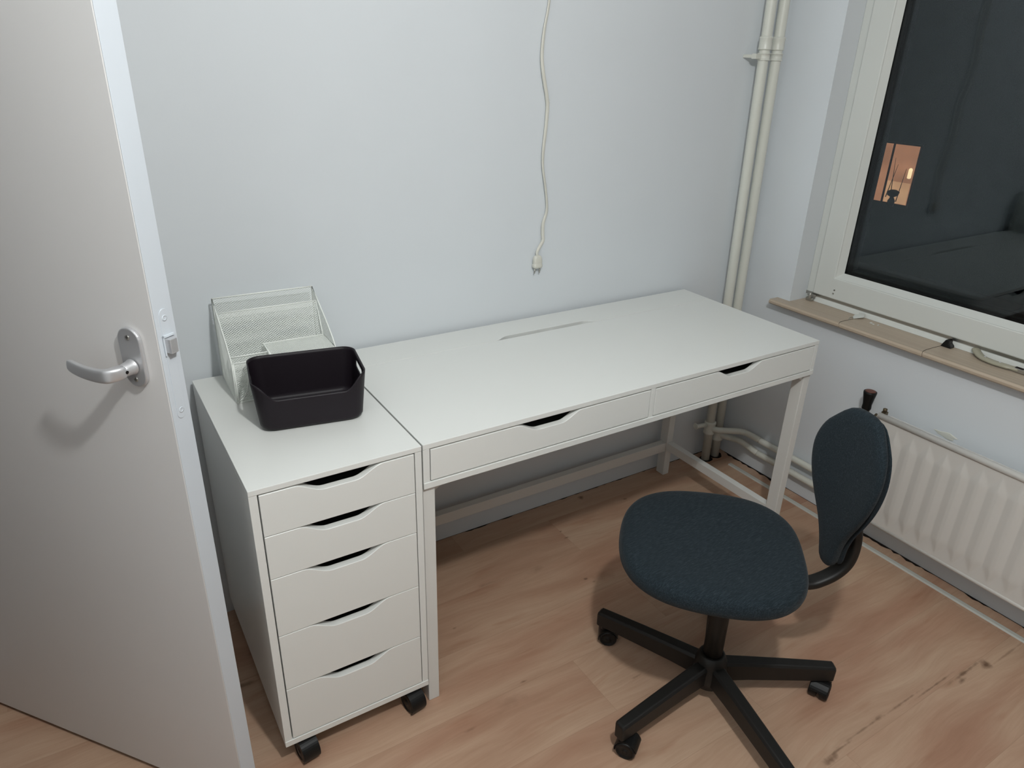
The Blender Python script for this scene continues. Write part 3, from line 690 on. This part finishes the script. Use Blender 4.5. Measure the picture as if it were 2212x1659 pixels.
bo_ = bk.modifiers.new('bool', 'BOOLEAN'); bo_.operation = 'DIFFERENCE'; bo_.object = co; bo_.solver = 'EXACT'
bpy.context.view_layer.update()
dg = bpy.context.evaluated_depsgraph_get(); nm = bpy.data.meshes.new_from_object(bk.evaluated_get(dg))
bk.modifiers.clear(); bk.data = nm; nm.name = 'storage_basket'
bpy.data.objects.remove(co); 
nm.transform(Matrix.Translation(-bo)); bk.location = bo
tag(bk, 'black plastic basket with a dipped front rim in front of the mesh organizer', 'basket')

# ------------------------------------------------------------------ office chair
sc0 = Vector((0.645, -0.930, 0)); PH = -0.50
cf = Vector((math.cos(PH), math.sin(PH), 0)); cl = Vector((-cf.y, cf.x, 0))
ch = thing('office_chair', 'small swivel chair with dark blue-grey seat and pear shaped backrest', 'office chair', sc0)
# seat
scn = Vector((0.611, -0.896, 0)); ST = 0.486; r0 = 0.2305
def seat_r(a):
    b_ = a + PH + 0.75
    return r0 * (1 - 0.011 * math.cos(2 * b_) - 0.013 * math.cos(3 * b_) - 0.044 * math.cos(4 * b_))
rings = []; th_ = 0.063
levels = [(0.02, ST - th_ + 0.004), (0.55, ST - th_ + 0.002), (0.84, ST - th_ + 0.003), (0.93, ST - th_ + 0.009), (0.975, ST - th_ + 0.018), (1.0, ST - th_ + 0.031), (0.985, ST - 0.013), (0.955, ST - 0.006), (0.90, ST - 0.001), (0.75, ST + 0.002), (0.45, ST - 0.001), (0.15, ST - 0.003), (0.02, ST - 0.003)]
for fr, z in levels:
    rings.append([scn + up * z + Vector((math.cos(a + PH), math.sin(a + PH), 0)) * seat_r(a) * fr for a in [2 * PI * k / 64 for k in range(64)]])
bm = B(); loft_bm(bm, rings); s1_ = obj('seat', bm, 'fabric', ch); md = s1_.modifiers.new('s', 'SUBSURF'); md.levels = 1; md.render_levels = 1
# seat pan and mechanism
bm = B(); loft_bm(bm, [[scn + up * z + Vector((math.cos(a + PH), math.sin(a + PH), 0)) * seat_r(a) * fr for a in [2 * PI * k / 48 for k in range(48)]] for fr, z in ((0.5, ST - th_ - 0.006), (0.80, ST - th_ - 0.004), (0.87, ST - th_ + 0.004))])
obj('seat_pan', bm, 'charcoal', ch)
bm = B(); frame_bm(bm, (sc0, cf, cl, up), (-0.09, -0.05, 0.375), (0.10, 0.05, ST - th_ - 0.005)); obj('mechanism', bm, 'charcoal', ch, 0.008)
# gas column
bm = B(); lathe_bm(bm, [(0.0245, 0.115), (0.0245, 0.385)], sc0, n=32); lathe_bm(bm, [(0.031, 0.36), (0.031, 0.377)], sc0, n=32); obj('gas_column', bm, 'charcoal', ch)
bm = B(); lathe_bm(bm, [(0.030, 0.038), (0.041, 0.044), (0.043, 0.09), (0.040, 0.118), (0.033, 0.135), (0.0265, 0.141), (0.0255, 0.139)], sc0, n=36); obj('hub', bm, 'charcoal', ch)
RR = 0.316
wheel_dirs = [2.0, 2.2, 1.2, -0.9, 0.6]
for k, (ang, crz) in enumerate(((112.9, -0.70), (184.9, -1.0), (256.9, 0.8), (328.9, -2.75), (40.9, 0.5))):
    a = math.radians(ang); d = Vector((math.cos(a), math.sin(a), 0)); s_ = Vector((-d.y, d.x, 0))
    lg = bpy.data.objects.new('leg', None); C.objects.link(lg); lg.parent = ch; lg.location = Vector((0, 0, 0.09)) + d * 0.04
    bm = B(); rings = []
    for (r, zt_, h_, w_) in ((0.025, 0.117, 0.062, 0.019), (0.10, 0.114, 0.056, 0.018), (0.20, 0.109, 0.052, 0.017), (0.30, 0.103, 0.048, 0.016), (0.322, 0.1015, 0.0475, 0.0155), (0.328, 0.096, 0.042, 0.013)):
        c0 = sc0 + d * r
        rings.append([c0 + s_ * (w_ * sx) + up * (zt_ - h_ * hz2) for sx, hz2 in ((-0.72, 0), (0.72, 0), (1, 0.14), (0.93, 1), (-0.93, 1), (-1, 0.14))])
    loft_bm(bm, rings, smooth=False); obj('leg_arm', bm, 'charcoal', lg, 0.003, 3)
    cpos = sc0 + d * 0.305
    caster_twin(lg, cpos.x, cpos.y, 0.062, crz, R=0.0245, wdt=0.021, name='caster', offs=0.010)
# back bar: flat bar that leaves the seat at the back and curves up behind the rest
def CP(f_, l_, z): return sc0 + cf * f_ + cl * l_ + up * z
bp = spline([CP(0.05, 0, 0.392), CP(0.14, 0, 0.368), CP(0.205, 0, 0.361), CP(0.240, 0, 0.372), CP(0.271, 0, 0.394), CP(0.290, 0, 0.422), CP(0.297, 0, 0.455), CP(0.296, 0, 0.493), CP(0.289, 0, 0.532), CP(0.280, 0, 0.58), CP(0.2765, 0, 0.65)], 6)
rings = []
for i, q in enumerate(bp):
    t = (bp[min(i + 1, len(bp) - 1)] - bp[max(i - 1, 0)]).normalized(); n2 = t.cross(cl).normalized()
    rings.append([q + cl * 0.020 * math.copysign(abs(math.cos(a)) ** 0.7, math.cos(a)) + n2 * 0.0120 * math.copysign(abs(math.sin(a)) ** 0.7, math.sin(a)) for a in [2 * PI * k / 18 for k in range(18)]])
bm = B(); loft_bm(bm, rings); obj('back_bar', bm, 'charcoal', ch)
# backrest, pear shaped: wide above, narrow below; slightly wrapped forward at its sides
BP = -0.30; bf = Vector((math.cos(BP), math.sin(BP), 0)); bl = Vector((-bf.y, bf.x, 0))
bc = sc0 + cf * 0.2386; zTop, zBot = 0.8278, 0.4195
WK = [0.0250, 0.0335, 0.0505, 0.0750, 0.0960, 0.1090, 0.1110, 0.0960, 0.0610]; KN = [0.04 + 0.115 * k for k in range(9)]
def w_at(t):
    if t <= KN[0]: return WK[0]
    if t >= KN[-1]: return WK[-1]
    i = min(max(0, int((t - KN[0]) / 0.115)), 7); u = (t - KN[i]) / 0.115
    a, b, c_, d = WK[max(i - 1, 0)], WK[i], WK[i + 1], WK[min(i + 2, 8)]
    return 0.5 * (2 * b + (c_ - a) * u + (2 * a - 5 * b + 4 * c_ - d) * u * u + (3 * b - a - 3 * c_ + d) * u ** 3)
def back_rings(xf, xb, kw, tail=0.0, soft=0.62, drop=0.0):
    rings = []; T = [0, 0.006, 0.02, 0.05] + [0.08 + 0.84 * k / 30 for k in range(31)] + [0.95, 0.98, 0.994, 1.0]
    for t in T:
        z = zBot + (zTop - drop - zBot) * t; d = min(t, 1 - t) * (zTop - zBot); dd = min(1, max(0, d / 0.03)); e = math.sqrt(max(0, 1 - (1 - dd) ** 2))
        ww = kw * w_at(t) * (0.22 + 0.78 * e); th = (xb - xf) / 2 * (0.35 + 0.65 * e); ring = []
        back = tail * max(0, 0.25 - t) / 0.25
        for k in range(44):
            a = 2 * PI * k / 44
            y = ww * math.copysign(abs(math.cos(a)) ** 0.8, math.cos(a))
            x = (xf + xb) / 2 + th * math.copysign(abs(math.sin(a)) ** soft, math.sin(a)) - 1.163 * y * y + 0.0024 * (z - 0.6) + 0.25 * (z - 0.6) ** 2 + back
            ring.append(bc + bf * x + bl * y + up * z)
        rings.append(ring)
    return rings
bm = B(); loft_bm(bm, back_rings(-0.020, 0.0135, 0.99)); obj('backrest', bm, 'fabric', ch)
bm = B(); loft_bm(bm, back_rings(0.0120, 0.0215, 0.975, 0.004, 0.62, 0.012)); obj('back_shell', bm, 'fabric', ch)

# ------------------------------------------------------------------ radiator
ry0, ry1, rz0, rz1 = -0.700, -2.10, 0.110, 0.502; rfx = 1.556; rbx = 1.618
ra = thing('radiator', 'white panel radiator with vertical flutes under the window', 'radiator', ((rfx + rbx) / 2, (ry0 + ry1) / 2, rz0))
bm = B(); NY, NZ = 560, 46; per = 0.0533; g = []
for i in range(NY + 1):
    y = ry0 + 0.004 + (ry1 - ry0 - 0.008) * i / NY; c_ = []
    for j in range(NZ + 1):
        tt = j / NZ; z = rz0 + 0.012 + (rz1 - rz0 - 0.030) * tt
        u = ((-(y) - 0.772) / per) ; fr = u - math.floor(u); tri = abs(2 * fr - 1)      # ridge peaks at y=-.772...
        e = min(z - (rz0 + 0.022), (rz1 - 0.032) - z); lim = max(0.0, min(1.0, e / 0.050)); 
        dpt = max(0.0, min(1.0, (tri - (1 - lim)) * 1.25)) if e > 0 else 0.0
        dpt *= 0.0055 * min(1.0, max(0, e) / 0.01)
        if -y < 0.745: dpt = 0
        c_.append(bm.verts.new((rfx + 0.0065 - dpt, y, z)))
    g.append(c_)
for i in range(NY):
    for j in range(NZ):
        f = bm.faces.new((g[i][j], g[i + 1][j], g[i + 1][j + 1], g[i][j + 1])); f.smooth = True
obj('front_panel', bm, 'radiator', ra)
bm = B(); box_bm(bm, (rfx + 0.0066, ry1, rz0 + 0.010), (rfx + 0.012, ry0, rz1 - 0.012)); obj('panel_core', bm, 'radiator', ra, 0.001)
bm = B(); tube_bm(bm, [(rfx + 0.010, ry0, rz1 - 0.010), (rfx + 0.010, ry1, rz1 - 0.010)], 0.0105, 18); obj('top_rail', bm, 'radiator', ra)
bm = B(); tube_bm(bm, [(rfx + 0.010, ry0, rz0 + 0.007), (rfx + 0.010, ry1, rz0 + 0.007)], 0.0070, 18); obj('bottom_rail', bm, 'radiator', ra)
bm = B(); tube_bm(bm, [(rfx + 0.012, ry0 - 0.001, rz1 - 0.016), (rfx + 0.012, ry0 - 0.001, rz0 + 0.012)], 0.008, 14); obj('end_rail', bm, 'radiator', ra)
bm = B(); box_bm(bm, (rfx + 0.013, ry1 + 0.01, rz0 + 0.03), (rbx, ry0 - 0.012, rz1 - 0.02)); obj('convector', bm, 'radiator', ra, 0.002)
for yy in (-0.80, -2.0):
    bm = B(); box_bm(bm, (rbx, yy - 0.02, rz0 + 0.05), (XR - 0.0003, yy + 0.02, rz1 - 0.05))
    obj('wall_bracket', bm, 'radiator', ra)
bm = B(); lathe_bm(bm, [(0.004, 0), (0.0075, 0.002), (0.0075, 0.010), (0.004, 0.012)], (rfx + 0.028, ry0 - 0.006, rz1 + 0.0005), n=6); box_bm(bm, (rfx + 0.02, ry0 - 0.014, rz1 - 0.022), (rfx + 0.036, ry0 + 0.0, rz1 + 0.001)); obj('bleed_valve', bm, 'brass', ra)
# thermostat knob and valve body
vx, vy = 1.590, -0.640
bm = B(); tube_bm(bm, [(vx, vy - 0.02, 0.455), (vx, ry0 + 0.012, 0.455)], 0.009, 14); lathe_bm(bm, [(0.012, 0.44), (0.013, 0.455), (0.012, 0.475), (0.009, 0.482)], (vx, vy, 0), n=18)
lathe_bm(bm, [(0.0125, 0), (0.0125, 0.014)], (vx, ry0 + 0.024, 0.4705), (0, -1, 0), 6); obj('valve_body', bm, 'brass', ra)
bm = B(); lathe_bm(bm, [(0.0125, 0.480), (0.0150, 0.486), (0.0140, 0.500), (0.0170, 0.520), (0.0205, 0.540), (0.0205, 0.546), (0.018, 0.5475)], (vx, vy, 0), n=24)
kn = obj('valve_knob', bm, 'black', ra); kn['label'] = 'black flared valve knob'
bm = B(); lathe_bm(bm, [(0.0165, 0.5470), (0.0165, 0.5482), (0.012, 0.5488)], (vx, vy, 0), n=24); obj('knob_cap', bm, 'knobtop', ra)['label'] = 'red-brown knob cap'
bm = B(); tube_bm(bm, [(vx, vy, 0.441), (vx, vy, 0.165)], 0.0085, 14); obj('supply_tail', bm, 'cream', ra)
# loose paint scar on the wall above the radiator
bm = B(); rr = []
for f_, h in ((1.0, 0.0), (0.85, 0.0012), (0.4, 0.0016)):
    rr.append([Vector((XR - 0.0001 - h, -0.872 + 0.034 * f_ * math.cos(a) * (1 + 0.2 * math.sin(5 * a)), 0.478 + 0.010 * f_ * math.sin(a) * (1 + 0.3 * math.cos(3 * a)))) for a in [2 * PI * k / 24 for k in range(24)]])
loft_bm(bm, rr, smooth=False); struct(obj('trim_5', bm, 'cream'), 'rough plaster patch on the wall above the radiator')

# ------------------------------------------------------------------ heating pipes in the corner
def riser(name, xb, yb, xt, label, zt_h, ylow, wall_off, zrun):
    t = thing(name, label, 'pipe', (xb, yb, 0), 'corner heating pipes')
    def px(z): return xb + (xt - xb) * z / 1.7
    bm = B(); tube_bm(bm, [(px(z), yb, z) for z in (0.0, 0.6, 1.2, 1.8, ZC)], 0.0172, 20); obj('riser', bm, 'cream', t)
    bm = B(); lathe_bm(bm, [(0.0175, 0), (0.0215, 0.002), (0.0218, 0.004), (0.0205, 0.007), (0.0205, 0.033), (0.0218, 0.036), (0.0215, 0.039), (0.0175, 0.041)], (px(1.575), yb, 1.556), n=24); obj('coupling', bm, 'cream', t)
    bm = B(); lathe_bm(bm, [(0.0175, 0), (0.0215, 0.0005), (0.0215, 0.003), (0.0195, 0.004), (0.0195, 0.019), (0.0215, 0.020), (0.0215, 0.0225), (0.0175, 0.023)], (px(1.53), yb, 1.525), n=24)
    obj('pipe_clamp', bm, 'cream', t)
    bm = B(); lathe_bm(bm, [(0.0175, 0), (0.0235, 0.003), (0.0235, 0.011), (0.0215, 0.014), (0.022, 0.044), (0.0235, 0.047), (0.0235, 0.054), (0.0175, 0.057)], (px(0.13), yb, zt_h - 0.028), n=24); obj('tee', bm, 'cream', t)
    # branch to the radiator
    P = spline([(xb, yb, zt_h), (xb + 0.006, yb - 0.028, zt_h - 0.001), (min(xb + 0.05, 1.620), yb - 0.055, zt_h - 0.004), (1.622, -0.15, zt_h + 0.002), (1.628, -0.22, zrun + 0.004), (1.632, -0.27, zrun), (1.632, -0.6, zrun), (1.632, -1.2, zrun), (1.632, -2.2, zrun)], 6)
    bm = B(); tube_bm(bm, P, 0.0125, 16); obj('branch', bm, 'cream', t)
    # dark cut-out in the boards
    return t
t1 = riser('heating_pipe', 1.537, -0.052, 1.503, 'left of the two cream heating pipes rising in the room corner', 0.150, 0, 0, 0.148)
t2 = riser('heating_pipe', 1.594, -0.050, 1.567, 'right of the two cream heating pipes, nearest the window wall', 0.105, 0, 0, 0.090)
bm = B(); tube_bm(bm, [(1.520, -0.05, 0.166), (1.468, -0.045, 0.168), (1.462, -0.040, 0.168)], 0.0095, 14); lathe_bm(bm, [(0.012, 0), (0.0135, 0.004), (0.010, 0.008)], (1.460, -0.041, 0.168), (1, 0, 0), 14); obj('side_stub', bm, 'cream', t1)
bm = B(); box_bm(bm, (1.462, -0.058, 1.529), (1.492, -0.040, 1.545)); box_bm(bm, (1.466, -0.041, 1.532), (1.478, -0.0003, 1.542)); obj('clamp_lug', bm, 'cream', t1, 0.0015)
for (x, y, r) in ((1.540, -0.054, 0.0225), (1.597, -0.052, 0.023)):
    bm = B(); rr = [[Vector((x + r * 1.25 * (1 + 0.12 * math.sin(4 * a + x * 40)) * math.cos(a), y + r * 1.1 * math.sin(a), h)) for a in [2 * PI * k / 20 for k in range(20)]] for h in (0.0001, 0.0007)]
    loft_bm(bm, rr, smooth=False); struct(obj('trim_6', bm, 'gap'), 'dark hole in the boards round a pipe')

# ------------------------------------------------------------------ hanging power cord
pc = thing('power_cord', 'cream cable with a plug hanging down the back wall above the desk', 'cord', (0.672, -0.008, 0.93))
bm = B()
cpts = [(0.70, -0.010, 2.49), (0.69, -0.009, 2.1), (0.685, -0.008, 1.80), (0.677, -0.008, 1.658), (0.664, -0.009, 1.585), (0.659, -0.010, 1.521), (0.666, -0.012, 1.47), (0.680, -0.010, 1.42), (0.686, -0.008, 1.389), (0.683, -0.009, 1.33), (0.677, -0.010, 1.27), (0.679, -0.009, 1.223), (0.690, -0.010, 1.165), (0.700, -0.008, 1.113), (0.699, -0.008, 1.085), (0.688, -0.010, 1.055), (0.688, -0.010, 1.023), (0.690, -0.010, 1.003), (0.680, -0.009, 0.985), (0.671, -0.010, 0.970), (0.6695, -0.012, 0.957)]
P = spline(cpts, 6)
rings = []
for i, q in enumerate(P):
    t = (P[min(i + 1, len(P) - 1)] - P[max(i - 1, 0)]).normalized(); tw = 0.6 * math.sin(i * 0.11)
    s_ = Vector((math.cos(tw), math.sin(tw) , 0)); s_ = (s_ - t * s_.dot(t)).normalized(); n2 = t.cross(s_)
    rings.append([q + s_ * 0.0050 * math.cos(a) + n2 * 0.0030 * math.sin(a) for a in [2 * PI * k / 12 for k in range(12)]])
loft_bm(bm, rings); obj('cable', bm, 'cord', pc)
bm = B(); xs_, zs_ = 0.6715, 0.0
rg = []
for (z, hw, hd) in ((0.959, 0.006, 0.004), (0.955, 0.012, 0.007), (0.948, 0.0145, 0.009), (0.936, 0.0150, 0.0095), (0.933, 0.0140, 0.009), (0.931, 0.0155, 0.010), (0.925, 0.0165, 0.0105), (0.920, 0.0150, 0.0095), (0.918, 0.010, 0.006)):
    rg.append([Vector((xs_ + hw * math.copysign(abs(math.cos(a)) ** 0.55, math.cos(a)), -0.0115 + hd * math.copysign(abs(math.sin(a)) ** 0.55, math.sin(a)), z)) for a in [2 * PI * k / 24 for k in range(24)]])
loft_bm(bm, rg); obj('plug_body', bm, 'cord', pc)
for dx in (-0.009, 0.009):
    bm = B(); tube_bm(bm, [(xs_ + dx, -0.0115, 0.919), (xs_ + dx, -0.0115, 0.903), (xs_ + dx, -0.0115, 0.9015)], [0.0022, 0.0022, 0.0012], 10); obj('plug_pin', bm, 'nickel', pc)
bm = B(); tube_bm(bm, [(0.687, -0.010, 1.396), (0.691, -0.012, 1.400)], 0.0008, 6); obj('cable_nick', bm, 'cord', pc)

# ------------------------------------------------------------------ ceiling lamp (above and behind the viewer)
cl_ = thing('ceiling_lamp', 'plain ceiling lamp with a bare bulb above the viewer', 'lamp', (LAMP[0], LAMP[1], ZC))
bm = B(); lathe_bm(bm, [(0.05, ZC - 0.0005), (0.05, ZC - 0.015), (0.025, ZC - 0.028), (0.004, ZC - 0.034)], (LAMP[0], LAMP[1], 0), n=28); obj('ceiling_rose', bm, 'white', cl_)
bm = B(); tube_bm(bm, [(LAMP[0], LAMP[1], ZC - 0.03), (LAMP[0], LAMP[1], LAMP[2] + 0.11)], 0.003, 8); obj('lamp_wire', bm, 'white', cl_)
bm = B(); lathe_bm(bm, [(0.006, LAMP[2] + 0.115), (0.017, LAMP[2] + 0.105), (0.018, LAMP[2] + 0.065), (0.014, LAMP[2] + 0.052)], (LAMP[0], LAMP[1], 0), n=24); obj('lamp_socket', bm, 'white', cl_)
SC.render.film_transparent = False
